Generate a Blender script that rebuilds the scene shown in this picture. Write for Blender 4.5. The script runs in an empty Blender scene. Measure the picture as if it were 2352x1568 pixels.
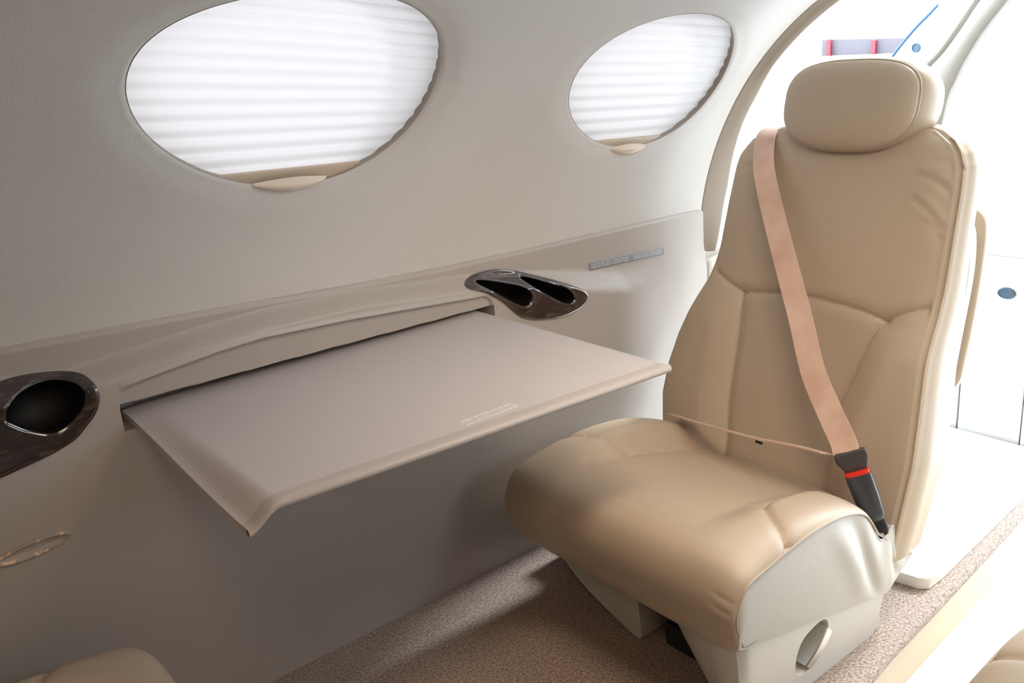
import bpy, bmesh, math, random
import numpy as np
from mathutils import Vector, Matrix
from mathutils.geometry import delaunay_2d_cdt

random.seed(7)
C = bpy.context.scene.collection
SC = bpy.context.scene

# ------------------------------------------------------------------ helpers
def sst(a, b, x):
    t = np.clip((np.asarray(x, float) - a) / (b - a), 0, 1)
    return t * t * (3 - 2 * t)

def mesh_obj(name, verts, faces, mat, parent=None, smooth=True, uv=None, mats=None, midx=None, sharp=None):
    me = bpy.data.meshes.new(name)
    me.from_pydata([tuple(map(float, v)) for v in verts], [], [tuple(map(int, f)) for f in faces])
    if mats:
        for m in mats: me.materials.append(m)
        if midx is not None:
            me.polygons.foreach_set('material_index', np.asarray(midx, dtype=np.int32))
    else:
        me.materials.append(mat)
    if uv is not None:
        lay = me.uv_layers.new(name='UVMap')
        li = np.empty(len(me.loops), dtype=np.int32); me.loops.foreach_get('vertex_index', li)
        lay.data.foreach_set('uv', np.asarray(uv, dtype=np.float32)[li].ravel())
    if smooth:
        me.polygons.foreach_set('use_smooth', np.ones(len(me.polygons), dtype=bool))
    me.validate(); me.update()
    if smooth and sharp:
        me.set_sharp_from_angle(angle=math.radians(sharp))
    o = bpy.data.objects.new(name, me)
    C.objects.link(o)
    if parent is not None: o.parent = parent
    return o

class MB:
    """collects vertices and faces of one mesh"""
    def __init__(s): s.v = []; s.f = []; s.m = []
    def add(s, vs, fs, mi=0):
        b = len(s.v); s.v += [tuple(v) for v in vs]
        for f in fs: s.f.append(tuple(i + b for i in f)); s.m.append(mi)
    def grid(s, P, mi=0, close_u=False, close_v=False, flip=False):
        n, m = len(P), len(P[0]); fs = []
        for i in range(n if close_u else n - 1):
            for j in range(m if close_v else m - 1):
                a = i * m + j; b = i * m + (j + 1) % m
                c = ((i + 1) % n) * m + (j + 1) % m; d = ((i + 1) % n) * m + j
                fs.append((d, c, b, a) if flip else (a, b, c, d))
        s.add([p for r in P for p in r], fs, mi)
    def cap(s, ring, mi=0, flip=False):
        c = np.mean(np.array(ring), axis=0); n = len(ring)
        fs = [((i + 1) % n, i, n) if flip else (i, (i + 1) % n, n) for i in range(n)]
        s.add(list(ring) + [c], fs, mi)
    def box(s, lo, hi, bev=0.0, mi=0):
        bm = bmesh.new(); bmesh.ops.create_cube(bm, size=1)
        for v in bm.verts:
            v.co = Vector([(lo[k] + hi[k]) / 2 + v.co[k] * (hi[k] - lo[k]) for k in range(3)])
        if bev > 0:
            bmesh.ops.bevel(bm, geom=bm.edges[:], offset=bev, segments=3, profile=0.5, affect='EDGES')
        bm.verts.index_update()
        s.add([v.co[:] for v in bm.verts], [[v.index for v in f.verts] for f in bm.faces], mi); bm.free()
    def tube(s, pts, r, n=10, mi=0, caps=True):
        pts = [Vector(p) for p in pts]; rings = []
        up = Vector((0.3, 0.2, 1)).normalized()
        for i, p in enumerate(pts):
            t = (pts[min(i + 1, len(pts) - 1)] - pts[max(i - 1, 0)]).normalized()
            a = t.cross(up).normalized(); b = t.cross(a)
            rr = r[i] if hasattr(r, '__len__') else r
            rings.append([p + a * math.cos(2 * math.pi * k / n) * rr + b * math.sin(2 * math.pi * k / n) * rr for k in range(n)])
        s.grid(rings, mi, close_v=True)
        if caps: s.cap(rings[0], mi); s.cap(rings[-1], mi, True)
    def obj(s, name, mat, parent=None, smooth=True, sharp=None, mats=None, uv=None, recalc=True):
        o = mesh_obj(name, s.v, s.f, mat, parent, smooth, mats=mats, midx=s.m if mats else None, uv=uv)
        if recalc:
            bm = bmesh.new(); bm.from_mesh(o.data)
            bmesh.ops.remove_doubles(bm, verts=bm.verts[:], dist=1e-6)
            bmesh.ops.recalc_face_normals(bm, faces=bm.faces[:])
            bm.to_mesh(o.data); bm.free()
        if sharp: o.data.set_sharp_from_angle(angle=math.radians(sharp))
        return o

def tag(o, label, cat, group=None):
    o['label'] = label; o['category'] = cat
    if group: o['group'] = group
    return o
def struct(o):
    o['kind'] = 'structure'; return o
def empty(name, loc=(0, 0, 0)):
    o = bpy.data.objects.new(name, None); C.objects.link(o); o.location = loc; o.empty_display_size = .05
    return o
def rebase(o, base):
    """move mesh data so that it is expressed from BASE (the parent's origin)"""
    o.data.transform(Matrix.Translation(-Vector(base))); return o

def spl(ctrl, n):
    """Catmull-Rom through control points, n samples"""
    P = np.array(ctrl, float); k = len(P)
    P = np.vstack([2 * P[0] - P[1], P, 2 * P[-1] - P[-2]])
    out = []
    for t in np.linspace(0, k - 1 - 1e-9, n):
        i = int(t); u = t - i; a, b, c, d = P[i], P[i + 1], P[i + 2], P[i + 3]
        out.append(.5 * (2 * b + (c - a) * u + (2 * a - 5 * b + 4 * c - d) * u * u + (3 * b - a - 3 * c + d) * u ** 3))
    return np.array(out)
def loopspl(ctrl, n):
    P = np.array(ctrl, float); k = len(P); out = []
    for t in np.linspace(0, k, n, endpoint=False):
        i = int(t); u = t - i; a, b, c, d = P[(i - 1) % k], P[i % k], P[(i + 1) % k], P[(i + 2) % k]
        out.append(.5 * (2 * b + (c - a) * u + (2 * a - 5 * b + 4 * c - d) * u * u + (3 * b - a - 3 * c + d) * u ** 3))
    return np.array(out)
def dpoly(pts, poly, closed=False):
    """distance of points (n,2) to polyline"""
    pts = np.asarray(pts, float); P = np.asarray(poly, float); best = np.full(len(pts), 1e9)
    m = len(P) if closed else len(P) - 1
    for i in range(m):
        a = P[i]; b = P[(i + 1) % len(P)]; d = b - a
        t = np.clip(((pts - a) @ d) / max(d @ d, 1e-12), 0, 1)
        best = np.minimum(best, np.hypot(*(pts - a - t[:, None] * d).T))
    return best
def inpoly(pts, poly):
    pts = np.asarray(pts, float); P = np.asarray(poly, float); r = np.zeros(len(pts), bool); n = len(P)
    x, y = pts[:, 0], pts[:, 1]
    for i in range(n):
        x1, y1 = P[i]; x2, y2 = P[(i + 1) % n]
        c = ((y1 > y) != (y2 > y)) & (x < (x2 - x1) * (y - y1) / (y2 - y1 + 1e-15) + x1)
        r ^= c
    return r
def cdt(outer, holes=(), inner=()):
    """triangulate region within OUTER without HOLES, with extra INNER points -> pts, tris"""
    V = [tuple(p) for p in outer]; E = []
    n = len(V); E += [(i, (i + 1) % n) for i in range(n)]
    for h in holes:
        b = len(V); V += [tuple(p) for p in h]; E += [(b + i, b + (i + 1) % len(h)) for i in range(len(h))]
    V += [tuple(p) for p in inner]
    r = delaunay_2d_cdt([Vector(v) for v in V], E, [], 0, 1e-7)
    P = np.array([v[:] for v in r[0]]); T = np.array([f[:] for f in r[2]])
    cen = P[T].mean(axis=1)
    ok = inpoly(cen, outer)
    for h in holes: ok &= ~inpoly(cen, h)
    return P, T[ok]

# ------------------------------------------------------------------ materials
def newmat(name):
    m = bpy.data.materials.new(name); m.use_nodes = True
    nt = m.node_tree; b = nt.nodes['Principled BSDF']
    return m, nt, b
def N(nt, t, **kw):
    n = nt.nodes.new(t)
    for k, v in kw.items(): setattr(n, k, v)
    return n
def mat(name, col, rough=.5, metal=0, coat=0, noise=None, bump=None, var=.06, spec=.5, sheen=0, coord='Object'):
    """noise: scale of a colour variation; bump: list of (kind, scale, strength, distance)"""
    m, nt, b = newmat(name)
    b.inputs['Base Color'].default_value = (*col, 1); b.inputs['Roughness'].default_value = rough
    b.inputs['Metallic'].default_value = metal; b.inputs['Coat Weight'].default_value = coat
    b.inputs['Coat Roughness'].default_value = .03
    b.inputs['Specular IOR Level'].default_value = spec
    b.inputs['Sheen Weight'].default_value = sheen
    tc = N(nt, 'ShaderNodeTexCoord')
    if noise:
        nz = N(nt, 'ShaderNodeTexNoise'); nz.inputs['Scale'].default_value = noise; nz.inputs['Detail'].default_value = 4
        nt.links.new(tc.outputs[coord], nz.inputs['Vector'])
        mx = N(nt, 'ShaderNodeMix', data_type='RGBA')
        mx.inputs['A'].default_value = (*[c * (1 - var) for c in col], 1); mx.inputs['B'].default_value = (*[min(1, c * (1 + var)) for c in col], 1)
        nt.links.new(nz.outputs['Fac'], mx.inputs['Factor']); nt.links.new(mx.outputs['Result'], b.inputs['Base Color'])
    last = None
    for kind, sc, st, dist in bump or ():
        if kind == 'noise':
            t = N(nt, 'ShaderNodeTexNoise'); t.inputs['Detail'].default_value = 3; o = 'Fac'
        else:
            t = N(nt, 'ShaderNodeTexVoronoi'); o = 'Distance'
        t.inputs['Scale'].default_value = sc
        nt.links.new(tc.outputs[coord], t.inputs['Vector'])
        bp = N(nt, 'ShaderNodeBump'); bp.inputs['Strength'].default_value = st; bp.inputs['Distance'].default_value = dist
        nt.links.new(t.outputs[o], bp.inputs['Height'])
        if last: nt.links.new(last.outputs['Normal'], bp.inputs['Normal'])
        last = bp
    if last: nt.links.new(last.outputs['Normal'], b.inputs['Normal'])
    return m

def weave_mat(name, c1, c2, pitch, rough=.85, strength=.5, dist=.0004):
    """woven cloth: two crossed wave textures in the surface's own metres (UV)"""
    m, nt, b = newmat(name)
    b.inputs['Roughness'].default_value = rough; b.inputs['Specular IOR Level'].default_value = .25
    uv = N(nt, 'ShaderNodeUVMap'); waves = []
    for ax, ph in (('X', 0), ('Y', 0)):
        w = N(nt, 'ShaderNodeTexWave', wave_type='BANDS', bands_direction=ax, wave_profile='SIN')
        w.inputs['Scale'].default_value = 2 * math.pi / (20 * pitch); w.inputs['Distortion'].default_value = .6; w.inputs['Detail'].default_value = 1
        w.inputs['Detail Scale'].default_value = 1
        nt.links.new(uv.outputs['UV'], w.inputs['Vector']); waves.append(w)
    mu = N(nt, 'ShaderNodeMath', operation='MULTIPLY')
    nt.links.new(waves[0].outputs['Fac'], mu.inputs[0]); nt.links.new(waves[1].outputs['Fac'], mu.inputs[1])
    nz = N(nt, 'ShaderNodeTexNoise'); nz.inputs['Scale'].default_value = 1; nz.inputs['Detail'].default_value = 2
    mp = N(nt, 'ShaderNodeMapping'); mp.inputs['Scale'].default_value = (620, 260, 1)
    nt.links.new(uv.outputs['UV'], mp.inputs['Vector']); nt.links.new(mp.outputs['Vector'], nz.inputs['Vector'])
    ad = N(nt, 'ShaderNodeMath', operation='MULTIPLY_ADD'); ad.inputs[1].default_value = .42
    nt.links.new(mu.outputs[0], ad.inputs[0])
    sc = N(nt, 'ShaderNodeMath', operation='MULTIPLY'); sc.inputs[1].default_value = .72
    nt.links.new(nz.outputs['Fac'], sc.inputs[0]); nt.links.new(sc.outputs[0], ad.inputs[2])
    mx = N(nt, 'ShaderNodeMix', data_type='RGBA'); mx.inputs['A'].default_value = (*c1, 1); mx.inputs['B'].default_value = (*c2, 1)
    nt.links.new(ad.outputs[0], mx.inputs['Factor']); nt.links.new(mx.outputs['Result'], b.inputs['Base Color'])
    bp = N(nt, 'ShaderNodeBump'); bp.inputs['Strength'].default_value = strength; bp.inputs['Distance'].default_value = dist
    nt.links.new(mu.outputs[0], bp.inputs['Height']); nt.links.new(bp.outputs['Normal'], b.inputs['Normal'])
    return m

M = {}
M['fabric'] = weave_mat('wall_fabric', (.49, .472, .45), (.72, .70, .675), .0026)
M['panel'] = mat('panel_vinyl', (.42, .385, .355), .42, bump=[('voronoi', 900, .10, .0006)], noise=3, var=.02)
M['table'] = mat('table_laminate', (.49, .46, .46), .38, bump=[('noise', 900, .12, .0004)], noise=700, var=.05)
M['leather'] = mat('tan_leather', (.48, .382, .282), .46, spec=.4, bump=[('voronoi', 700, .12, .0008), ('noise', 35, .08, .004)], noise=6, var=.03)
M['leather_coollit'] = mat('tan_leather_coollit', (.53, .505, .46), .45, bump=[('voronoi', 700, .12, .0008), ('noise', 18, .16, .006)], noise=6, var=.03)  # same tan leather, with the cool light put into the colour
M['shell'] = mat('cream_plastic', (.58, .55, .49), .4, bump=[('noise', 600, .04, .0005)])
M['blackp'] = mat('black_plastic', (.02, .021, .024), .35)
M['blacksoft'] = mat('black_cavity', (.006, .006, .007), .6)
M['red'] = mat('red_plastic', (.8, .035, .015), .4)
M['metal'] = mat('satin_metal', (.62, .62, .61), .28, metal=1)
M['belt'] = None
M['white'] = mat('white_paint', (.72, .74, .77), .35)
M['sillm'] = mat('sill_paint', (.82, .78, .72), .35)
M['beige'] = mat('beige_trim', (.30, .25, .205), .5, bump=[('noise', 500, .05, .0005)])
M['cream'] = mat('cream_trim', (.50, .475, .41), .45)
M['frame'] = mat('frame_trim', (.33, .315, .285), .45)
M['rail'] = mat('blind_rail_plastic', (.50, .40, .30), .4)
M['tab'] = mat('blind_tab_plastic', (.66, .56, .45), .35)
M['aisle'] = mat('aisle_vinyl', (.60, .51, .39), .5)
M['blue'] = mat('blue_rubber', (.03, .10, .2), .5)
M['placard'] = mat('placard_film', (.25, .275, .315), .4)
M['print'] = mat('white_print', (.95, .95, .95), .5)
M['printg'] = mat('pale_print', (.62, .64, .68), .5)
M['concrete'] = mat('apron_concrete', (.75, .75, .75), .8, noise=.5, var=.05)
M['fence'] = mat('pale_cladding', (.105, .092, .104), .6)
M['redpost'] = mat('red_paint', (.15, .015, .026), .5)

def belt_mat():
    m, nt, b = newmat('belt_webbing')
    b.inputs['Roughness'].default_value = .6; b.inputs['Specular IOR Level'].default_value = .3; b.inputs['Sheen Weight'].default_value = .15
    uv = N(nt, 'ShaderNodeUVMap')
    w = N(nt, 'ShaderNodeTexWave', wave_type='BANDS', bands_direction='DIAGONAL'); w.inputs['Scale'].default_value = 160
    nt.links.new(uv.outputs['UV'], w.inputs['Vector'])
    nz = N(nt, 'ShaderNodeTexNoise'); nz.inputs['Scale'].default_value = 14; nz.inputs['Detail'].default_value = 3
    nt.links.new(uv.outputs['UV'], nz.inputs['Vector'])
    cr = N(nt, 'ShaderNodeValToRGB'); cr.color_ramp.elements[0].position = .3; cr.color_ramp.elements[1].position = .62
    cr.color_ramp.elements[0].color = (.56, .36, .27, 1); cr.color_ramp.elements[1].color = (.68, .475, .37, 1)
    nt.links.new(nz.outputs['Fac'], cr.inputs['Fac']); nt.links.new(cr.outputs['Color'], b.inputs['Base Color'])
    bp = N(nt, 'ShaderNodeBump'); bp.inputs['Strength'].default_value = .12; bp.inputs['Distance'].default_value = .0006
    nt.links.new(w.outputs['Fac'], bp.inputs['Height']); nt.links.new(bp.outputs['Normal'], b.inputs['Normal'])
    return m
M['belt'] = belt_mat()

def wood_mat():
    m, nt, b = newmat('burl_veneer')
    b.inputs['Roughness'].default_value = .10; b.inputs['Coat Weight'].default_value = 1; b.inputs['Coat Roughness'].default_value = .02
    b.inputs['Specular IOR Level'].default_value = .7
    tc = N(nt, 'ShaderNodeTexCoord')
    mp = N(nt, 'ShaderNodeMapping'); mp.inputs['Scale'].default_value = (14, 30, 48)
    nt.links.new(tc.outputs['Object'], mp.inputs['Vector'])
    nz = N(nt, 'ShaderNodeTexNoise'); nz.inputs['Scale'].default_value = 1.6; nz.inputs['Detail'].default_value = 8; nz.inputs['Distortion'].default_value = 1.5
    nt.links.new(mp.outputs['Vector'], nz.inputs['Vector'])
    cr = N(nt, 'ShaderNodeValToRGB')
    e = cr.color_ramp.elements; e[0].position = .32; e[0].color = (.010, .006, .006, 1); e[1].position = .72; e[1].color = (.095, .058, .048, 1)
    k = e.new(.5); k.color = (.026, .016, .014, 1)
    nt.links.new(nz.outputs['Fac'], cr.inputs['Fac']); nt.links.new(cr.outputs['Color'], b.inputs['Base Color'])
    return m
M['wood'] = wood_mat()

def perf_mat():
    """leather with rows of small perforations"""
    m, nt, b = newmat('perforated_leather')
    b.inputs['Roughness'].default_value = .45
    uv = N(nt, 'ShaderNodeUVMap')
    vo = N(nt, 'ShaderNodeTexVoronoi'); vo.inputs['Scale'].default_value = 230; vo.inputs['Randomness'].default_value = .12
    nt.links.new(uv.outputs['UV'], vo.inputs['Vector'])
    cr = N(nt, 'ShaderNodeValToRGB'); e = cr.color_ramp.elements
    e[0].position = .12; e[0].color = (.385, .305, .225, 1); e[1].position = .30; e[1].color = (.465, .37, .272, 1)
    nt.links.new(vo.outputs['Distance'], cr.inputs['Fac']); nt.links.new(cr.outputs['Color'], b.inputs['Base Color'])
    bp = N(nt, 'ShaderNodeBump'); bp.inputs['Strength'].default_value = .4; bp.inputs['Distance'].default_value = .0008
    nt.links.new(cr.outputs['Color'], bp.inputs['Height']); nt.links.new(bp.outputs['Normal'], b.inputs['Normal'])
    return m
M['perf'] = perf_mat()

def carpet_mat():
    m, nt, b = newmat('carpet_pile')
    b.inputs['Roughness'].default_value = .95; b.inputs['Specular IOR Level'].default_value = .1; b.inputs['Sheen Weight'].default_value = .3
    tc = N(nt, 'ShaderNodeTexCoord')
    n1 = N(nt, 'ShaderNodeTexNoise'); n1.inputs['Scale'].default_value = 190; n1.inputs['Detail'].default_value = 5; n1.inputs['Roughness'].default_value = .7
    n2 = N(nt, 'ShaderNodeTexVoronoi'); n2.inputs['Scale'].default_value = 330
    for n in (n1, n2): nt.links.new(tc.outputs['Object'], n.inputs['Vector'])
    cr = N(nt, 'ShaderNodeValToRGB'); e = cr.color_ramp.elements
    e[0].position = .36; e[0].color = (.125, .082, .060, 1); e[1].position = .68; e[1].color = (.50, .385, .315, 1)
    nt.links.new(n1.outputs['Fac'], cr.inputs['Fac']); nt.links.new(cr.outputs['Color'], b.inputs['Base Color'])
    ad = N(nt, 'ShaderNodeMath', operation='ADD'); nt.links.new(n1.outputs['Fac'], ad.inputs[0]); nt.links.new(n2.outputs['Distance'], ad.inputs[1])
    bp = N(nt, 'ShaderNodeBump'); bp.inputs['Strength'].default_value = .55; bp.inputs['Distance'].default_value = .003
    nt.links.new(ad.outputs[0], bp.inputs['Height']); nt.links.new(bp.outputs['Normal'], b.inputs['Normal'])
    return m
M['carpet'] = carpet_mat()

def blind_mat():
    m, nt, b = newmat('blind_cloth')
    nt.nodes.remove(b); out = nt.nodes['Material Output']
    d = N(nt, 'ShaderNodeBsdfDiffuse'); d.inputs['Color'].default_value = (.62, .60, .60, 1)
    t = N(nt, 'ShaderNodeBsdfTranslucent'); t.inputs['Color'].default_value = (.166, .148, .141, 1)
    mx = N(nt, 'ShaderNodeMixShader'); mx.inputs['Fac'].default_value = .68
    nt.links.new(d.outputs[0], mx.inputs[1]); nt.links.new(t.outputs[0], mx.inputs[2]); nt.links.new(mx.outputs[0], out.inputs['Surface'])
    return m
M['blind'] = blind_mat()

# ------------------------------------------------------------------ cabin side wall
# The wall is described by x (along the cabin) and s (arc length up the section, 0 at the widest point).
YC, ZC, RR = 0.954, 0.702, 0.583
S1 = 0.70                      # above this the section continues on a flatter arc to the ceiling
R2 = 1.30
def section(s):
    """(y, z, ny, nz) of the bare wall; n points into the cabin"""
    s = np.asarray(s, float)
    th = np.clip(s, 0, S1) / RR
    y = YC + RR * np.cos(th); z = ZC + RR * np.sin(th)
    z = np.where(s < 0, ZC + s, z)
    th1 = S1 / RR; ex = np.clip(s - S1, 0, None) / R2
    # flatter arc, tangent at th1
    y = y + np.where(s > S1, R2 * (np.cos(th1 + ex) - np.cos(th1)), 0)
    z = z + np.where(s > S1, R2 * (np.sin(th1 + ex) - np.sin(th1)), 0)
    a = th + ex
    return y, z, -np.cos(a), -np.sin(a)
def wp(x, s, h=0.0):
    y, z, ny, nz = section(s)
    x = np.asarray(x, float) + 0 * y
    return np.stack([x, y + ny * h, z + nz * h], axis=-1)
def archx(s):                  # the wall liner ends on this leaning line
    y, z, _, _ = section(s)
    return 1.812 + .2 * np.clip(z - .71, 0, .6) + np.where(z < .71, 0, 0)
WIN = [dict(c=(.667, .459), a=.276, b=.202, ang=math.radians(163.2)), dict(c=(1.536, .375), a=.251, b=.171, ang=math.radians(171.6))]
def rho(w, x, s):
    dx, ds = np.asarray(x) - w['c'][0], np.asarray(s) - w['c'][1]
    u = dx * math.cos(w['ang']) + ds * math.sin(w['ang']); v = -dx * math.sin(w['ang']) + ds * math.cos(w['ang'])
    return np.hypot(u / w['a'], v / w['b'])
def ell(w, k, n=120):
    t = np.linspace(0, 2 * math.pi, n, endpoint=False); u = k * w['a'] * np.cos(t); v = k * w['b'] * np.sin(t)
    return np.stack([w['c'][0] + u * math.cos(w['ang']) - v * math.sin(w['ang']), w['c'][1] + u * math.sin(w['ang']) + v * math.cos(w['ang'])], 1)
BX = [-1.2, .186, .312, .451, .608, .784, .986, 1.216, 1.483, 1.815]; BS = [.105, .073, .066, .058, .048, .036, .026, .019, .014, .006]
def bline(x): return np.interp(x, BX, BS)
SRX = [-1, .10, .26, .36, .476, .596, .771, .969, 1.056, 1.25, 1.38, 1.5, 1.8]; SRS = [.03, .025, .001, .009, .018, .022, .016, -.006, -.014, -.050, -.080, -.105, -.11]
LIPX = [.20, .328, .351, .423, .500, .581, .754, .951, 1.037, 1.09, 1.2]; LIPS = [-.030, -.028, -.026, -.019, -.012, -.009, -.019, -.036, -.044, -.047, -.047]
def hbulge(x, s):
    """how far the hard lower panel stands into the cabin"""
    x = np.asarray(x, float); s = np.asarray(s, float)
    b = bline(x); sr = np.interp(x, SRX, SRS)
    h = .003 + .004 * sst(b - .001, b - .008, s)
    wdt = np.interp(x, [0, .3, .8, 1.1, 1.4, 1.8], [.020, .016, .013, .015, .026, .036])
    bul = .040 * sst(sr + wdt, sr - wdt * 1.3, s)
    bul = bul * (1 - .75 * sst(1.45, 1.72, x)) * (.25 + .75 * sst(-.66, -.20, s))
    return h + bul
def hpanel(x, s):
    x = np.asarray(x, float); s = np.asarray(s, float); h = hbulge(x, s)
    # table recess
    lip = np.interp(x, LIPX, LIPS)
    a = np.maximum(np.clip((.327 + .022 - x) / .022, 0, 3), np.clip((x - (1.089 - .028)) / .028, 0, 3)); bq = np.clip((s - (lip - .026)) / .026, 0, 3)
    k = sst(1.12, .88, np.hypot(a, bq)) * sst(-.100, -.097, s)
    sl = -.060 - .012 * (x - .33) / .75
    slot = sst(sl + .0015, sl - .0015, s)
    face = .031 + .009 * (x - .33) / .75
    edge = np.exp(-((s - lip - .003) / .006) ** 2) * sst(.325, .345, x) * (1 - sst(1.075, 1.09, x)) * .003
    h = h * (1 - k) + (face * (1 - slot) - .026 * slot) * k + edge * (1 - k)
    return h

def build_wall():
    root = empty('wall_left', (0, 1.53, 0)); struct(root)
    # fabric liner
    x0 = -1.2; st = 1.06
    xs = np.arange(x0, 1.82, .02)
    low = [(x, float(bline(x)) - .012) for x in xs if x < 1.80] + [(1.812, float(bline(1.812)) - .012)]
    right = [(float(archx(s)), s) for s in np.linspace(.02, st, 60)]
    outer = low + right + [(x0, st)]
    tops = [(x, st) for x in np.arange(x0 + .05, float(archx(st)) - .03, .05)]
    outer = low + right + tops[::-1] + [(x0, st)]
    holes = [ell(w, 1.0, 160) for w in WIN]
    inner = []
    for w in WIN:
        for k in (1.015, 1.03, 1.05, 1.075, 1.105, 1.14, 1.18, 1.23, 1.30, 1.38):
            inner += [p for p in ell(w, k, 140) if p[1] > bline(p[0]) + .004 and p[0] < archx(p[1]) - .006]
    for x in np.arange(x0 + .02, 1.97, .028):
        for s in np.arange(.03, st, .028):
            if s > bline(x) + .012 and x < archx(s) - .012 and all(rho(w, x, s) > 1.44 for w in WIN): inner.append((x, s))
    P, T = cdt(outer, holes, inner)
    h = np.zeros(len(P))
    for w in WIN:
        r = rho(w, P[:, 0], P[:, 1])
        h -= .006 * (1 - sst(1.0, 1.22, r)) + .004 * (1 - sst(.995, 1.03, r))
    h += .003 * sst(archx(P[:, 1]) - .03, archx(P[:, 1]), P[:, 0])
    V = wp(P[:, 0], P[:, 1], h)
    o = mesh_obj('fabric_liner', V, T, M['fabric'], root, uv=P); rebase(o, root.location)
    # window reveals: the fabric lip turns outwards
    # hard lower panel
    fx = np.concatenate([np.arange(-1.2, .30, .012), np.arange(.30, .36, .002), np.arange(.36, 1.05, .006), np.arange(1.05, 1.10, .002), np.arange(1.10, 1.8125, .008), [1.812]])
    lows = np.concatenate([np.arange(-.702, -.14, .012), np.arange(-.14, -.112, .003)])
    V = []; UV = []
    hole = [grow(loopspl(CUPL['out'], 80), -.006), grow(loopspl(CUPR['out'], 80), -.006)]
    nrow = len(lows) + 7 + 5 + 13 + 14 + 12 + 34 + 2
    for x in fx:
        b = float(bline(x)); lp = float(np.clip(np.interp(x, LIPX, LIPS), -.048, b - .012))
        ss = np.concatenate([lows, np.linspace(-.110, -.096, 8)[:-1], np.linspace(-.096, -.076, 6)[:-1], np.linspace(-.076, -.056, 14)[:-1], np.linspace(-.056, lp - .007, 15)[:-1], np.linspace(lp - .007, lp + .005, 13)[:-1], np.linspace(lp + .005, b, 34), [b, b]])
        hh = hpanel(np.full(len(ss), x), ss); hh[-2] = -.002; hh[-1] = -.02
        pts = wp(np.full(len(ss), x), ss, hh); pts[-2:, :] = wp(np.full(2, x), np.array([b + .0015, b + .0015]), np.array([.001, -.02]))
        V.append(pts); UV.append(np.stack([np.full(len(ss), x), ss], 1))
    n, m = len(fx), nrow
    V = np.concatenate(V); UV = np.concatenate(UV)
    bad = np.zeros(len(V), bool)
    for hp in hole: bad |= inpoly(UV, hp)
    F = []
    for i in range(n - 1):
        for j in range(m - 1):
            q = (i * m + j, (i + 1) * m + j, (i + 1) * m + j + 1, i * m + j + 1)
            if bad[list(q)].sum() >= 3: continue
            F.append(q)
    # right end return
    mb = MB(); mb.add(V, F)
    e = V[(n - 1) * m:]; e2 = e.copy(); e2[:, 1] += .05
    mb.grid([list(e), list(e2)])
    p = mesh_obj('side_panel', mb.v, mb.f, M['panel'], root, uv=np.vstack([UV, UV[(n - 1) * m:], UV[(n - 1) * m:]])); p.data.set_sharp_from_angle(angle=math.radians(50)); rebase(p, root.location)
    return root

# outlines on the wall, in (x, s)
CUPR = dict(out=[(1.033, -.018), (1.062, -.006), (1.112, -.004), (1.160, -.012), (1.205, -.028), (1.285, -.062), (1.338, -.090), (1.356, -.110), (1.348, -.125), (1.320, -.136), (1.272, -.140), (1.210, -.131), (1.178, -.121), (1.152, -.106), (1.110, -.064), (1.070, -.037)],
            hole1=[(1.064, -.018), (1.072, -.014), (1.112, -.025), (1.167, -.045), (1.187, -.060), (1.192, -.075), (1.182, -.089), (1.166, -.089), (1.146, -.078), (1.112, -.055), (1.078, -.030)],
            hole2=[(1.186, -.035), (1.203, -.036), (1.246, -.055), (1.291, -.076), (1.308, -.091), (1.313, -.107), (1.300, -.115), (1.277, -.107), (1.246, -.087), (1.208, -.060)])
CUPL = dict(out=[(-.02, -.05), (.00, -.015), (.045, .008), (.10, .018), (.143, .023), (.167, .025), (.204, .025), (.246, .019), (.283, .008), (.295, -.005), (.298, -.020), (.297, -.035), (.287, -.054), (.269, -.071), (.250, -.086), (.222, -.096), (.195, -.102), (.163, -.107), (.137, -.111), (.10, -.112), (.05, -.105), (.0, -.085)],
            hole=[(.165, -.017), (.170, -.007), (.187, .004), (.213, .010), (.238, .010), (.266, .001), (.277, -.009), (.278, -.021), (.271, -.038), (.257, -.052), (.242, -.061), (.225, -.066), (.210, -.063), (.188, -.050), (.173, -.037), (.164, -.027)])
def grow(poly, d):
    P = np.array(poly); c = P.mean(axis=0); v = P - c; l = np.hypot(*v.T)[:, None]; return c + v * (1 + d / l)
CUPL['hole_out'] = grow(loopspl(CUPL['hole'], 60), .004)
CUPR['hole1_out'] = grow(loopspl(CUPR['hole1'], 60), .004); CUPR['hole2_out'] = grow(loopspl(CUPR['hole2'], 60), .004)

def surf(x, s, off):
    """a point OFF in front of the (smoothed) hard panel"""
    h = hpanel_s(x, s)
    return wp(x, s, h + off)
def hpanel_s(x, s):
    x = np.asarray(x, float); s = np.asarray(s, float); acc = 0
    k = [(-.005, .25), (0, .5), (.005, .25)]
    for d, w in k: acc = acc + w * hbulge(x, s + d)
    return acc

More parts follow.
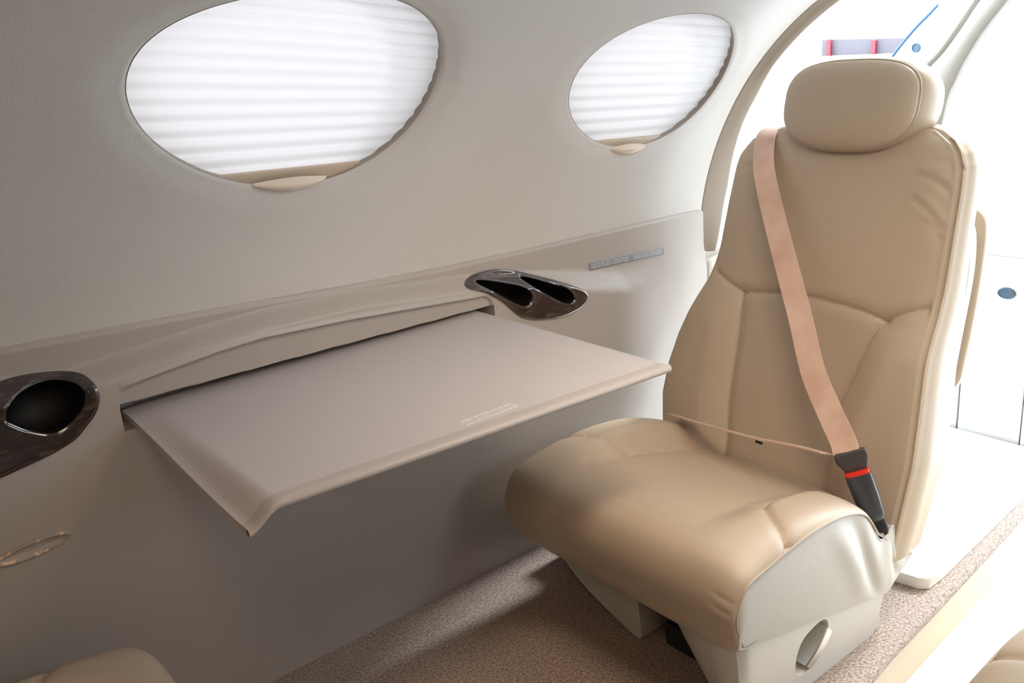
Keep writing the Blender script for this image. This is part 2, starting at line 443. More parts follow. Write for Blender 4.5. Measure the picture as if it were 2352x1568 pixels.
def cup_holder(name, out, holes, label):
    root = empty(name)
    O = loopspl(out, 150); H = [loopspl(h, 96) for h in holes]
    inner = []
    lo, hi = O.min(axis=0), O.max(axis=0)
    for x in np.arange(lo[0], hi[0], .006):
        for s in np.arange(lo[1], hi[1], .005): inner.append((x, s))
    inner = np.array(inner); ok = inpoly(inner, O) & (dpoly(inner, O, True) > .0072)
    for h in H: ok &= ~inpoly(inner, h) & (dpoly(inner, h, True) > .0072)
    rings = []
    for k, q in [(1, O)] + [(-1, h) for h in H]:
        t = np.roll(q, -1, axis=0) - np.roll(q, 1, axis=0); t /= np.hypot(*t.T)[:, None]; nr = np.column_stack([-t[:, 1], t[:, 0]])
        area_ = .5 * np.sum(q[:, 0] * np.roll(q[:, 1], -1) - np.roll(q[:, 0], -1) * q[:, 1])
        nr = nr * (1 if area_ > 0 else -1) * k
        for dd in (.0012, .0024, .0040, .0058):
            rr_ = q + nr * dd; ok_ = inpoly(rr_, O) & (dpoly(rr_, O, True) > dd * .93)
            for h in H: ok_ &= ~inpoly(rr_, h) & (dpoly(rr_, h, True) > dd * (.93 if k < 0 else .6))
            if k < 0: ok_ &= dpoly(rr_, O, True) > dd
            rings.append(rr_[ok_])
    P, T = cdt(O, H, np.vstack([inner[ok]] + rings))
    d = dpoly(P, O, True)
    for h in H: d = np.minimum(d, dpoly(P, h, True))
    off = .0050 + .0022 * sst(0, .0045, d)
    base = surf(np.array([O[:, 0].mean()]), np.array([O[:, 1].mean()]), 0)[0]
    root.location = base
    mb = MB(); mb.add(surf(P[:, 0], P[:, 1], off), T)
    mb.grid([list(surf(O[:, 0], O[:, 1], .0050)), list(surf(O[:, 0], O[:, 1], -.006))], close_v=True)
    o = mb.obj('veneer_plate', M['wood'], root); rebase(o, base)
    for h in H:
        w = MB(); rows = []
        for dep, sc in ((.0052, 1.0), (.001, 1.0), (-.01, .99), (-.03, .94), (-.055, .86)):
            c = h.mean(axis=0); q = c + (h - c) * sc
            pts = surf(q[:, 0], q[:, 1], min(dep, 0.0052))
            if dep < 0: pts = pts + np.array([0, .25 * -dep, .35 * dep])
            rows.append(list(pts))
        w.grid(rows, close_v=True); w.cap(rows[-1])
        ho = w.obj('cup_well', M['blacksoft'], root); rebase(ho, base)
    tag(root, label, 'cup holder')
    return root

# ------------------------------------------------------------------ build: shell
build_wall()
cup_holder('cup_holder', CUPL['out'], [CUPL['hole']], 'dark burl veneer cup holder with one black well, at the left edge beside the table')
cup_holder('cup_holder', CUPR['out'], [CUPR['hole1'], CUPR['hole2']], 'glossy dark cup holder plate with two black teardrop wells, behind the table near the seat')

def pull_recess():
    # oval flush moulding low on the side panel, its upper rim worn
    t = np.linspace(0, 2 * math.pi, 90, endpoint=False); O = np.column_stack([.153 + .057 * np.cos(t), -.2425 + .0135 * np.sin(t) + .07 * .057 * np.cos(t)])
    c = O.mean(axis=0); P = lambda k, off: list(surf(c[0] + (O[:, 0] - c[0]) * (1 - .12 * k), c[1] + (O[:, 1] - c[1]) * (1 - .42 * k), off))
    mb = MB(); mb.grid([P(0, -.001), P(0, .004), P(.35, .0055), P(.8, .004), P(1, .0012)], close_v=True)
    mb.cap(P(1, .0012), 1)
    o = mb.obj('flush_handle', None, None, mats=[M['worn'], M['panel']])
    tag(o, 'slim oval flush moulding with worn rim, low on the wall below the left cup holder', 'trim piece')
def worn_mat():
    m, nt, b = newmat('worn_rim'); b.inputs['Roughness'].default_value = .45
    tc = N(nt, 'ShaderNodeTexCoord'); nz = N(nt, 'ShaderNodeTexNoise'); nz.inputs['Scale'].default_value = 60; nz.inputs['Detail'].default_value = 5
    nt.links.new(tc.outputs['Object'], nz.inputs['Vector'])
    cr = N(nt, 'ShaderNodeValToRGB'); e = cr.color_ramp.elements; e[0].position = .53; e[0].color = (.40, .34, .29, 1); e[1].position = .56; e[1].color = (.85, .62, .42, 1)
    nt.links.new(nz.outputs['Fac'], cr.inputs['Fac']); nt.links.new(cr.outputs['Color'], b.inputs['Base Color'])
    return m
M['worn'] = worn_mat()
pull_recess()

# ---- writing
def text_mesh(body, size):
    cu = bpy.data.curves.new('t', 'FONT'); cu.body = body; cu.size = size; cu.align_x = 'CENTER'; cu.align_y = 'CENTER'; cu.resolution_u = 2; cu.offset = .00012
    o = bpy.data.objects.new('t', cu); C.objects.link(o)
    dg = bpy.context.evaluated_depsgraph_get(); me = bpy.data.meshes.new_from_object(o.evaluated_get(dg))
    bpy.data.objects.remove(o)
    vs = np.array([v.co[:] for v in me.vertices]); fs = [list(p.vertices) for p in me.polygons]
    bpy.data.meshes.remove(me)
    return vs, fs

def placard():
    P0, P1 = np.array((1.405, -.050)), np.array((1.660, -.063)); hgt = .0175
    u = (P1 - P0) / np.linalg.norm(P1 - P0); L = np.linalg.norm(P1 - P0); nn = np.array((u[1], -u[0])); nn = nn if nn[1] < 0 else -nn
    at = lambda a, b: P0 + u * a + nn * b
    rows = [[at(a, b) for a in np.linspace(0, L, 50)] for b in np.linspace(0, hgt, 8)]
    root = empty('placard'); base = surf(np.array([1.53]), np.array([-.06]), 0)[0]; root.location = base
    mb = MB()
    G = [[surf(*p, .0012) for p in r] for r in rows]; mb.grid(G)
    ring = [at(a, 0) for a in np.linspace(0, L, 50)] + [at(a, hgt) for a in np.linspace(L, 0, 50)]
    mb.grid([[surf(*p, .0012) for p in ring], [surf(*p, -.001) for p in ring]], close_v=True)
    rebase(mb.obj('placard_plate', M['placard'], root), base)
    w = MB()
    for txt, a, b, wid in (('FASTEN SEAT BELT WHILE SEATED', .27, .33, .49), ('LIFE VEST UNDER YOUR SEAT AREA', .27, .68, .47), ('USE O CINTO SENTADO', .77, .33, .40), ('COLETE SALVA-VIDAS', .77, .68, .40)):
        vs, fs = text_mesh(txt, .0072); vs = vs * np.array((wid * L / (vs[:, 0].max() - vs[:, 0].min()), .95, 1))
        w.add([surf(*at(a * L + v[0], b * hgt - v[1]), .0016) for v in vs], fs)
    o = w.obj('placard_text', M['printg'], root, smooth=False, recalc=False); rebase(o, base)
    tag(root, 'narrow grey placard with two lines of pale text on the ledge by the seat', 'sign')
placard()

# ---- blinds
def blind(idx, l0, l1, npl, tabx, label):
    w = WIN[idx]; root = empty('pleated_blind')
    q2s = lambda x, q: (l0[0] + l0[1] * (x - w['c'][0])) * (1 - q) + (l1[0] + l1[1] * (x - w['c'][0])) * q
    base = wp(w['c'][0], w['c'][1], -.05); root.location = base
    xs = np.linspace(w['c'][0] - w['a'] * 1.12, w['c'][0] + w['a'] * 1.12, 26)
    rows = []
    K = 12
    for i in range(int(npl * 1.5 * K) + 1):
        q = i / (npl * K); f = (i % K) / K
        # pleat section: long soft face, short return
        zig = .0040 * (f / .78 if f < .78 else (1 - f) / .22)
        s = q2s(xs, q + .10 / npl * math.sin(2 * math.pi * f))
        rows.append(list(wp(xs, s, -.026 + zig)))
    mb = MB(); mb.grid(rows)
    o = mb.obj('pleated_cloth', M['blind'], root, smooth=True, sharp=35); rebase(o, base)
    # bottom rail
    prof = [(.004, -.034), (.004, -.019), (-.002, -.0155), (-.05, -.0145), (-.056, -.020), (-.056, -.034)]
    rm = MB(); rm.grid([list(wp(xs, q2s(xs, 0) + ds, hh)) for ds, hh in prof])
    r = rm.obj('bottom_rail', M['rail'], root, sharp=40); rebase(r, base)
    tb = MB(); ring = []
    xa, xb = tabx; t = np.linspace(0, 1, 25); xm = xa + (xb - xa) * t
    up = .020 * np.sin(np.pi * t) ** .8; dn = .011 * np.sin(np.pi * t) ** .9
    Gd = []
    for k in np.linspace(0, 1, 9):
        ss = q2s(xm, 0) - .012 + up * (1 - k) * .55 - dn * k * 1.6
        hh = -.0145 + .024 * np.sin(np.pi * t) ** .5 * math.sin(math.pi * (.12 + .80 * k)) ** .7
        Gd.append(list(wp(xm, ss, hh)))
    Gd.append(list(wp(xm, q2s(xm, 0) - .012 - dn * 1.4, -.016)))
    tb.grid(Gd)
    tt = tb.obj('pull_tab', M['tab'], r); rebase(tt, base)
    tag(root, label, 'blind')
blind(0, (.272, -.057), (.594, -.20), 11.5, (.600, .752), 'white pleated blind with tan bottom rail, in the larger left oval window')
blind(1, (.214, -.062), (.500, -.108), 10.5, (1.462, 1.590), 'white pleated blind with tan bottom rail, in the smaller right oval window')
for i, w in enumerate(WIN):
    # window ring: outer lip and pane behind the blind
    root = struct(empty('window_%d' % (i + 1))); base = wp(w['c'][0], w['c'][1], -.06); root.location = base
    mb = MB()
    mb.grid([list(wp(e[:, 0], e[:, 1], hh)) for e, hh in ((ell(w, .9995, 120), -.0085), (ell(w, 1.004, 120), -.012), (ell(w, 1.015, 120), -.030), (ell(w, 1.015, 120), -.078))], close_v=True)
    rebase(mb.obj('window_reveal', M['fabric_plain'] if 'fabric_plain' in M else M['beige'], root), base)

# ---- ceiling, opposite wall and ends (only seen by light)
def shell():
    ss = np.linspace(1.05, 1.62, 14)
    y, z, _, _ = section(ss)
    top_y, top_z = float(y[-1]), float(z[-1])
    mid = .62
    # port side ceiling up to the centre line, mirrored to starboard
    yy = list(y); zz = list(z)
    ycut = [(a, b) for a, b in zip(yy, zz) if a > mid]
    ycut.append((mid, ycut[-1][1] + .01))
    prof = ycut + [(2 * mid - a, b) for a, b in ycut[::-1]]
    xs = np.linspace(-1.2, 2.4, 30)
    mb = MB(); mb.grid([[(x, a, b) for a, b in prof] for x in xs])
    struct(mb.obj('ceiling', M['fabric2']))
    a0, b0 = prof[-1]
    s2 = np.linspace(1.05, 0, 24); y2, z2, _, _ = section(s2)
    pr = [(2 * mid - a, b) for a, b in zip(y2, z2)] + [(2 * mid - 1.53, -.2)]
    # opposite side wall with an oval opening added to let in cool daylight
    wr = dict(c=(1.42, .40), a=.26, b=.19, ang=0.0); e = ell(wr, 1, 90)
    outer = [(x, 1.05) for x in np.linspace(-1.2, 2.4, 40)] + [(x, -.90) for x in np.linspace(2.4, -1.2, 40)]
    inner = [(x, q) for x in np.arange(-1.1, 2.35, .08) for q in np.arange(-.8, 1.0, .06) if rho(wr, x, q) > 1.15] + [tuple(p) for p in ell(wr, 1.08, 90)]
    P, T = cdt(outer, [e], inner); V = wp(P[:, 0], P[:, 1], 0); V[:, 1] = 2 * mid - V[:, 1]
    mb = MB(); mb.add(V, T); E3 = wp(e[:, 0], e[:, 1], 0); E3[:, 1] = 2 * mid - E3[:, 1]; E4 = wp(e[:, 0], e[:, 1], -.06); E4[:, 1] = 2 * mid - E4[:, 1]
    mb.grid([list(E3), list(E4)], close_v=True)
    struct(mb.obj('wall_right', M['fabric2'], sharp=50))
    mb = MB()
    full = [(1.56, -.2)] + [(a, b) for a, b in zip(*section(np.linspace(0, 1.05, 20))[:2])] + prof + pr
    mb.cap([(-1.2, a, b) for a, b in full])
    struct(mb.obj('wall_rear', M['fabric2'], smooth=False))
M['fabric2'] = mat('liner_plain', (.52, .48, .42), .85)
shell()

# ---- floors
PE = [(-1.2, .70), (.9, .712), (1.10, .722), (1.29, .727), (1.41, .740), (1.636, .757), (1.83, .773), (2.075, .795), (2.40, .815)]
def floors():
    mb = MB(); ex = np.linspace(-1.2, 2.4, 73); e = np.column_stack([ex, np.interp(ex, [p[0] for p in PE], [p[1] for p in PE])])
    r = .012; arc = [(0, 0, 0)] + [(-r * math.sin(a), -r * (1 - math.cos(a)), 0) for a in np.linspace(0, math.pi / 2, 6)]
    rows = [[(x, 1.545, 0) for x, y in e], [(x, 1.2, 0) for x, y in e], [(x, y + r, 0) for x, y in e]]
    for a in np.linspace(0.3, math.pi / 2, 5): rows.append([(x, y + r - r * math.sin(a), -r * (1 - math.cos(a))) for x, y in e])
    rows.append([(x, y, -.016) for x, y in e])
    mb.grid(rows); struct(mb.obj('floor', M['carpet']))
    mb = MB(); mb.grid([[(x, y + .002, -.012) for x, y in e], [(x, y + .002, -.17) for x, y in e]]); struct(mb.obj('trim_6', M['aisle']))
    mb = MB(); mb.grid([[(x, .83, -.11) for x in (-1.2, 2.4)], [(x, .40, -.11) for x in (-1.2, 2.4)]])
    struct(mb.obj('floor_aisle', M['aisle'], smooth=False))
    mb = MB(); mb.box((-1.2, -.33, -.17), (2.38, .43, 0), .008); struct(mb.obj('floor_right', M['carpet'], sharp=40))
floors()

# ---- door sill, bulkhead, frames
def forward():
    mb = MB()
    top = [(1.612, 1.50), (1.618, .86), (1.626, .812), (1.642, .797), (1.70, .797), (2.17, .829), (2.378, .842), (2.378, 1.50)]
    mb.grid([[(x, y, .026) for x, y in top], [(x, y, .022) for x, y in grow(top, .003)], [(x, y, .001) for x, y in grow(top, .003)]], close_v=True)
    mb.cap([(x, y, .026) for x, y in top])
    o = struct(mb.obj('trim_1', M['sillm'], sharp=40))
    # bulkhead facing the cabin: upper panel, ledge, lower door panel
    X = 2.385; YA = .90
    root = struct(empty('wall_front', (X, 1.0, 0)))
    mb = MB()
    mb.box((X + .004, YA, .530), (X + .05, 1.24, 1.46), 0.0)
    rebase(mb.obj('upper_bulkhead', M['white'], root, smooth=False), root.location)
    mb = MB(); mb.box((X - .012, YA, .497), (X + .05, 1.30, .529), .005)
    rebase(mb.obj('bulkhead_ledge', M['white'], root, sharp=40), root.location)
    mb = MB(); mb.box((X + .002, YA, .009), (X + .05, .943, .496), .002); rebase(mb.obj('lower_panel', M['white'], root, sharp=40), root.location)
    mb = MB(); mb.box((X + .002, .947, .009), (X + .05, 1.111, .496), .002); rebase(mb.obj('lower_panel', M['white'], root, sharp=40), root.location)
    mb = MB(); mb.box((X + .010, YA + .012, -.10), (X + .06, 1.115, .49), .0); rebase(mb.obj('dark_backing', M['gapblue'], root, sharp=40), root.location)
    mb = MB(); mb.box((X + .002, 1.116, .002), (X + .05, 1.32, .497), .002); rebase(mb.obj('corner_post', M['white'], root, sharp=40), root.location)
    # push button on the panel
    mb = MB(); c = np.array((X - .003, 1.010, .4345))
    for r0, dx in ((.024, 0),):
        rings = []
        for rr, d in ((.0245, .006), (.0245, .0), (.021, -.003), (.019, -.001)): rings.append([c + np.array((d, rr * math.cos(t) * .92, rr * math.sin(t) * .6)) for t in np.linspace(0, 2 * math.pi, 32, endpoint=False)])
        mb.grid(rings, close_v=True); mb.cap(rings[-1])
    o = mb.obj('push_latch', M['latch'], None, sharp=40); tag(o, 'small oval blue-grey push latch on the white panel behind the seat', 'latch')
    # curved forward door frame following the fuselage section
    L = spl([(1.02, 1.33), (1.09, 1.24), (1.151, 1.158), (1.192, 1.099), (1.231, 1.044), (1.263, 1.013), (1.303, .968), (1.36, .85), (1.385, .7), (1.39, .5), (1.38, .03)], 60)
    H_ = spl([(.99, 1.33), (1.06, 1.245), (1.131, 1.160), (1.174, 1.095), (1.213, 1.043), (1.247, 1.008), (1.285, .96), (1.343, .84), (1.368, .69), (1.373, .49), (1.365, .03)], 60)
    Rr = spl([(.93, 1.33), (1.00, 1.243), (1.070, 1.154), (1.122, 1.088), (1.156, 1.031), (1.172, 1.00), (1.186, .964), (1.202, .919), (1.225, .75), (1.235, .5), (1.235, .03)], 60)
    fr = MB(); row = []
    g = [[(X + .03, a, b) for a, b in L], [(X - .008, a, b) for a, b in L], [(X - .018, a, b) for a, b in (L * .75 + H_ * .25)], [(X - .016, a, b) for a, b in (L * .35 + H_ * .65)],
         [(X - .006, a, b) for a, b in H_], [(X - .018, a, b) for a, b in (H_ * .85 + Rr * .15)], [(X - .020, a, b) for a, b in (H_ * .3 + Rr * .7)], [(X - .014, a, b) for a, b in (H_ * .05 + Rr * .95)], [(X + .006, a, b) for a, b in Rr]]
    fr.grid(g); struct(fr.obj('trim_2', M['frame']))
    # white jamb plate ahead of the frame with rubber seal and plug
    B = spl([(1.43, .96), (1.40, 1.003), (1.372, 1.043), (1.323, 1.098), (1.284, 1.134), (1.246, 1.168), (1.15, 1.24), (1.05, 1.30)], 40)
    inner = spl([(1.30, .93), (1.28, .96), (1.25, 1.01), (1.20, 1.07), (1.16, 1.12), (1.12, 1.17), (1.05, 1.25), (.96, 1.32)], 40)
    Xj = 2.43; jb = MB(); jb.grid([[(Xj + .03, a, b) for a, b in B], [(Xj, a, b) for a, b in B], [(Xj, a, b) for a, b in inner], [(Xj + .03, a, b) for a, b in inner]])
    struct(jb.obj('trim_3', M['white'], sharp=40))
    sl = MB(); sl.tube([(Xj - .001, a + .002, b + .001) for a, b in B], .0035, 8); tag(sl.obj('rubber_seal', M['blue']), 'thin blue rubber seal curving along the white door jamb', 'seal')
    pl = MB(); c = np.array((Xj, 1.315, 1.054)); rings = [[c + np.array((d, r * math.cos(t), r * math.sin(t) * 1.0)) for t in np.linspace(0, 2 * math.pi, 24, endpoint=False)] for r, d in ((.0125, .0), (.0125, -.003), (.010, -.004), (.0085, -.001))]
    pl.grid(rings, close_v=True); pl.cap(rings[-1]); tag(pl.obj('plug', M['latch'], None, sharp=40), 'small round blue-grey plug in the white door jamb above the headrest', 'plug')
    # aft door frame: beige flange and cream jamb along the end of the liner
    S = np.linspace(-.105, 1.05, 70)
    E1 = np.interp(S, [-.2, -.104, -.084, -.011, .063, .159, .228, .312, .576, 1.1], [1.83, 1.858, 1.874, 1.893, 1.912, 1.918, 1.922, 1.935, 1.935, 1.985])
    E0 = archx(S)
    E1 = np.maximum(E1, E0 + .03)
    tb = MB()
    F1 = np.maximum(E1 - .030, E0 + .022)
    tb.grid([list(wp(E0 - .003, S, -.012)), list(wp(E0 - .002, S, .003)), list(wp(E0 + .002, S, .0055)), list(wp(E0 * .5 + F1 * .5, S, .017)), list(wp(F1 - .004, S, .0265)), list(wp(F1, S, .0275)), list(wp(F1 + .004, S, .0255)), list(wp(F1 + .006, S, .018))])
    struct(tb.obj('trim_4', M['beige']))
    S2 = np.linspace(-.70, 1.05, 90)
    E1b = np.interp(S2, [-.75, -.115, -.104, -.084, -.011, .063, .159, .228, .312, .576, 1.1], [1.815, 1.815, 1.855, 1.872, 1.892, 1.911, 1.917, 1.921, 1.934, 1.934, 1.984])
    E1b = np.maximum(E1b, np.where(S2 > -.1, archx(S2) + .03, 0))
    E2 = np.interp(S2, [-.75, -.2, .0, .198, .299, .459, .569, 1.1], [1.955, 1.955, 1.985, 2.036, 2.068, 2.07, 2.045, 2.09])
    cb = MB()
    F1b = np.where(S2 > -.11, np.maximum(E1b - .025, archx(S2) + .026), E1b); hb = np.where(S2 > -.11, .019, -.004)
    cb.grid([list(wp(F1b, S2, hb)), list(wp(F1b + .008, S2, hb * .8)), list(wp(F1b * .5 + E2 * .5, S2, hb * .35)), list(wp(E2 - .008, S2, -.004)), list(wp(E2, S2, -.012)), list(wp(E2, S2, -.08))])
    struct(cb.obj('trim_5', M['cream']))
    # small cream socket box on the jamb
    bx = MB(); O = [(1.824, -.25), (1.824, -.135), (1.832, -.126), (1.90, -.120), (1.905, -.25)]
    bx.grid([list(wp([p[0] for p in O], [p[1] for p in O], -.004)), list(wp([p[0] for p in O], [p[1] for p in O], .010)), list(wp([p[0] for p in grow(O, -.004)], [p[1] for p in grow(O, -.004)], .013))], close_v=True)
    bx.cap(list(wp([p[0] for p in grow(O, -.004)], [p[1] for p in grow(O, -.004)], .013)))
    tag(bx.obj('jamb_box', M['cream'], None, sharp=40), 'cream rectangular box on the door jamb, left of the seat back', 'box')
M['gapblue'] = mat('dark_gap', (.012, .022, .03), .6)
M['latch'] = mat('latch_plastic', (.06, .11, .17), .4)
forward()

# ---- outside: apron and a low fence far off
g = MB(); g.grid([[(-60, -60, -1.0), (-60, 90, -1.0)], [(140, -60, -1.0), (140, 90, -1.0)]]); struct(g.obj('ground', M['concrete'], smooth=False))
def fence():
    A, B = Vector((49.7, 32.75, -1)), Vector((48.4, 25.6, -1)); d = (B - A); n = Vector((-d.y, d.x, 0)).normalized()
    root = empty('barrier_fence', A)
    mb = MB(); rows = []
    L = d.length; K = 120
    pr = []
    for i in range(K + 1):
        p = A + d * (i / K) + n * (.04 * (i % 2)); pr.append(p)
    t0, t1 = .92, .72
    top = [t0 + (t1 - t0) * i / K for i in range(K + 1)]
    mb.grid([[p for p in pr], [p + Vector((0, 0, t)) for p, t in zip(pr, top)], [p + Vector((0, 0, t)) - n * .08 * -1 for p, t in zip(pr, top)]])
    rebase(mb.obj('cladding', M['fence'], root, smooth=False), A)
    for (x, y) in ((49.42, 31.95), (48.87, 28.80)):
        q = MB(); q.box((x - .3, y - .13, -1), (x - .05, y + .13, -.07 if y > 30 else -.24), .02)
        rebase(q.obj('post', M['redpost'], root, smooth=False), A)
    tag(root, 'low pale clad barrier with red posts, far outside the open door', 'fence')
fence()

# ------------------------------------------------------------------ folding table
def table():
    root = empty('folding_table', (.70, 1.25, .61))
    x0, x1, yb, yf, zt, th = .338, 1.064, 1.542, 1.012, .625, .014
    def droop(x, y=1.0): return .027 * (1 - sst(.338, .385, x)) ** 1.2 * (.12 + .88 * float(sst(yb, yf, y)))
    def yq(x, y): return y + (.030 - .055 * (x - .338) / .726) * (yb - y) / (yb - yf)
    xs = np.concatenate([np.linspace(x0, .40, 18), np.linspace(.42, x1 - .006, 24), [x1]])
    def slab(y0, y1, nm, m, front=False, n=16):
        ys = np.linspace(y0, y1, n); mb = MB()
        top = []; bot = []
        for x in xs:
            e = .003 if x == x1 else 0
            top.append([(x, yq(x, y), zt - droop(x, y) - e) for y in ys]); bot.append([(x, yq(x, y), zt - th - droop(x, y) * .9) for y in ys])
        mb.grid(top); mb.grid(bot, flip=True)
        mb.grid([top[0], bot[0]]); mb.grid([top[-1], bot[-1]], flip=True)
        mb.grid([[r[0] for r in top], [r[0] for r in bot]]); 
        if not front: mb.grid([[r[-1] for r in top], [r[-1] for r in bot]])
        else:
            # rounded nose along the front edge
            rows = []
            for a in np.linspace(0, math.pi, 9):
                rows.append([(x - (.004 if x == x1 else 0) * math.sin(a), yq(x, y1) - .010 * math.sin(a), zt - droop(x) - (th + (.0 if x > .4 else -.1 * droop(x))) / 2 * (1 - math.cos(a))) for x in xs])
            mb.grid(rows)
        o = mb.obj(nm, m, root, sharp=40); rebase(o, root.location)
    slab(yb, yf + .004, 'table_top', M['table'])
    slab(yf + .0034, yf - .010, 'edge_trim', M['table_edge_shaded'], True, 4)
    # support bracket below, inside the recess
    # printed notice, read from the window side
    w = MB()
    for txt, wid, off, hgt in (('RECOLHA PARA TÁXI, DECOLAGEM E POUSO', .098, -.0078, .0058), ('STOW FOR TAXI, TAKEOFF, AND LANDING', .094, .0078, .0058)):
        vs, fs = text_mesh(txt, .0075)
        sx = wid / (vs[:, 0].max() - vs[:, 0].min()); sy = hgt / .0056
        w.add([(.733 - v[0] * sx, 1.0375 + off - v[1] * sy, zt + .0004) for v in vs], fs)
    w.add([(.681, 1.0371, zt + .0004), (.785, 1.0371, zt + .0004), (.785, 1.0379, zt + .0004), (.681, 1.0379, zt + .0004)], [(0, 1, 2, 3)])
    rebase(w.obj('printed_notice', M['print'], root, smooth=False, recalc=False), root.location)
    tag(root, 'grey laminate folding table pulled out of the side panel below the larger window', 'table')
M['table_edge_shaded'] = mat('table_edge_shaded', (.42, .385, .365), .42, bump=[('noise', 500, .15, .0006)])  # laminate darkened to paint in the shade on the nose
table()

# ------------------------------------------------------------------ seat
BASE = Vector((1.25, 1.09, 0))
YM = 1.09
def xback(z): return np.interp(z, [0, .2, .58, .97, 1.2], [1.43, 1.50, 1.635, 1.745, 1.81])

def make_cushion(root):
    cen = [(1.20, .150), (1.08, .150), (1.012, .168), (.990, .230), (.994, .278), (1.022, .315), (1.08, .330), (1.16, .324), (1.26, .308), (1.36, .282), (1.45, .248), (1.52, .218), (1.56, .19), (1.56, .15)]
    cre = [(1.20, .150), (1.08, .150), (1.012, .168), (.990, .230), (.994, .280), (1.022, .318), (1.08, .338), (1.16, .347), (1.26, .345), (1.36, .328), (1.45, .292), (1.50, .26), (1.54, .21), (1.55, .15)]
    edg = [(1.20, .175), (1.09, .182), (1.018, .189), (1.002, .237), (1.010, .272), (1.030, .297), (1.077, .307), (1.147, .316), (1.222, .321), (1.30, .313), (1.37, .286), (1.42, .225), (1.45, .20), (1.46, .16)]
    crr = cre[:8] + [(1.25, .340), (1.335, .320), (1.39, .288), (1.425, .235), (1.45, .20), (1.46, .15)]
    n = 170
    A, Bl, E_, Br = spl(cen, n), spl(cre, n), spl(edg, n), spl(crr, n)
    vs = np.concatenate([np.linspace(-.30, -.26, 14)[:-1], np.linspace(-.26, .26, 150), np.linspace(.26, .30, 14)[1:]])
    rows = []
    for v in vs:
        a = abs(v); B = Br if v < 0 else Bl; k = sst(.148, .222, a); e = sst(.235, .300, a)
        if a > .235: e = 1 - math.sqrt(max(0, 1 - ((a - .235) / .065) ** 2)) * 1.0; 
        P = A * (1 - k) + B * k; P = P * (1 - e) + E_ * e
        rows.append(np.column_stack([P[:, 0], np.full(n, YM + v), P[:, 1]]))
    G = np.array(rows)
    # normals for seam grooves
    du = np.gradient(G, axis=0); dv = np.gradient(G, axis=1); nn = np.cross(dv, du); nn /= np.linalg.norm(nn, axis=2)[..., None] + 1e-9
    if nn[82, 90, 2] < 0: nn = -nn
    flat = G.reshape(-1, 3); xy = flat[:, :2]
    seams = [[(1.135, .785), (1.150, .815), (1.178, .860), (1.213, .900)], [(1.213, .900), (1.30, .898), (1.38, .908), (1.55, .925)],
             [(1.17, 1.395), (1.185, 1.34), (1.21, 1.29), (1.236, 1.250)], [(1.236, 1.250), (1.30, 1.243), (1.40, 1.235), (1.55, 1.225)]]
    top = (flat[:, 2] > .2) & (flat[:, 0] > 1.05)
    dep = np.zeros(len(flat))
    for i, s in enumerate(seams):
        d = dpoly(xy, spl(s, 30)); dep += .0055 * np.exp(-(d / .0037) ** 2) + .004 * np.exp(-(d / .014) ** 2)
    # gathered wrinkles behind the right front corner and over the nose
    rng = np.random.RandomState(3)
    for (cx, cz, ang) in [(1.005, .205, 0), (1.003, .23, 0), (1.008, .255, 0), (1.015, .275, 0)]:
        d = np.abs(flat[:, 2] - cz - .25 * (flat[:, 1] - .80)); w = np.exp(-((flat[:, 1] - .815) / .018) ** 2) * (flat[:, 0] < 1.06)
        dep += .0016 * np.exp(-(d / .004) ** 2) * w
    for k in range(9):
        cx, cy = rng.uniform(1.06, 1.2), rng.uniform(.86, 1.28); an = rng.uniform(-.5, .5); L = rng.uniform(.02, .05)
        d = dpoly(xy, [(cx - L * math.sin(an), cy - L * math.cos(an)), (cx, cy), (cx + L * math.sin(an + .3), cy + L * math.cos(an + .3))])
        dep += .0010 * np.exp(-(d / .004) ** 2) * (flat[:, 2] > .29)
    dep *= np.where(top | (flat[:, 0] < 1.06), 1, 0)
    flat = flat - nn.reshape(-1, 3) * dep[:, None]
    G2 = flat.reshape(G.shape)
    mb = MB(); mb.grid([list(r) for r in G2])
    # close underside
    o = mesh_obj('seat_cushion', mb.v, mb.f, M['leather'], root, uv=np.column_stack([flat[:, 0], flat[:, 1]]))
    rebase(o, BASE)
    # welt along the side edges
    for sgn in (-1, 1):
        e = spl(edg[2:12], 70); t = MB(); t.tube([(x, YM + sgn * .2995, z + .0002) for x, z in e], .0020, 8)
        rebase(t.obj('welt', M['leather'], o), BASE)
    # side panels
    for sgn in (-1, 1):
        top = spl([(1.004, .215), (1.008, .262), (1.024, .291), (1.077, .307), (1.147, .316), (1.222, .321), (1.30, .313), (1.37, .286), (1.400, .250), (1.424, .213), (1.445, .208), (1.470, .222), (1.480, .190), (1.492, .160), (1.515, .150), (1.553, .126)], 110)
        bot = spl([(1.006, .200), (1.010, .186), (1.03, .178), (1.08, .168), (1.14, .155), (1.20, .141), (1.27, .123), (1.33, .108), (1.38, .096), (1.42, .086), (1.44, .082), (1.455, .079), (1.470, .080), (1.487, .088), (1.515, .104), (1.548, .121)], 110)
        rows = []
        for j, f in enumerate(np.linspace(0, 1, 28)):
            P = top * (1 - f) + bot * f; y = []
            for i, (x, z) in enumerate(P):
                t = i / 109
                bulge = .010 * math.sin(math.pi * min(1, max(0, f))) ** 1.0 * math.sin(math.pi * min(1, t * 1.05)) ** .5
                fold = -.010 * math.exp(-((x - (1.36 + .10 * (f - .3))) / .022) ** 2) * math.sin(math.pi * f) ** .8 + .006 * math.exp(-((x - (1.30 + .12 * (f - .3))) / .03) ** 2) * math.sin(math.pi * f) - .006 * math.exp(-((x - (1.455 + .05 * f)) / .014) ** 2) * math.sin(math.pi * f)
                y.append((x, YM + sgn * (.298 + bulge + fold * .9), z))
            rows.append(y)
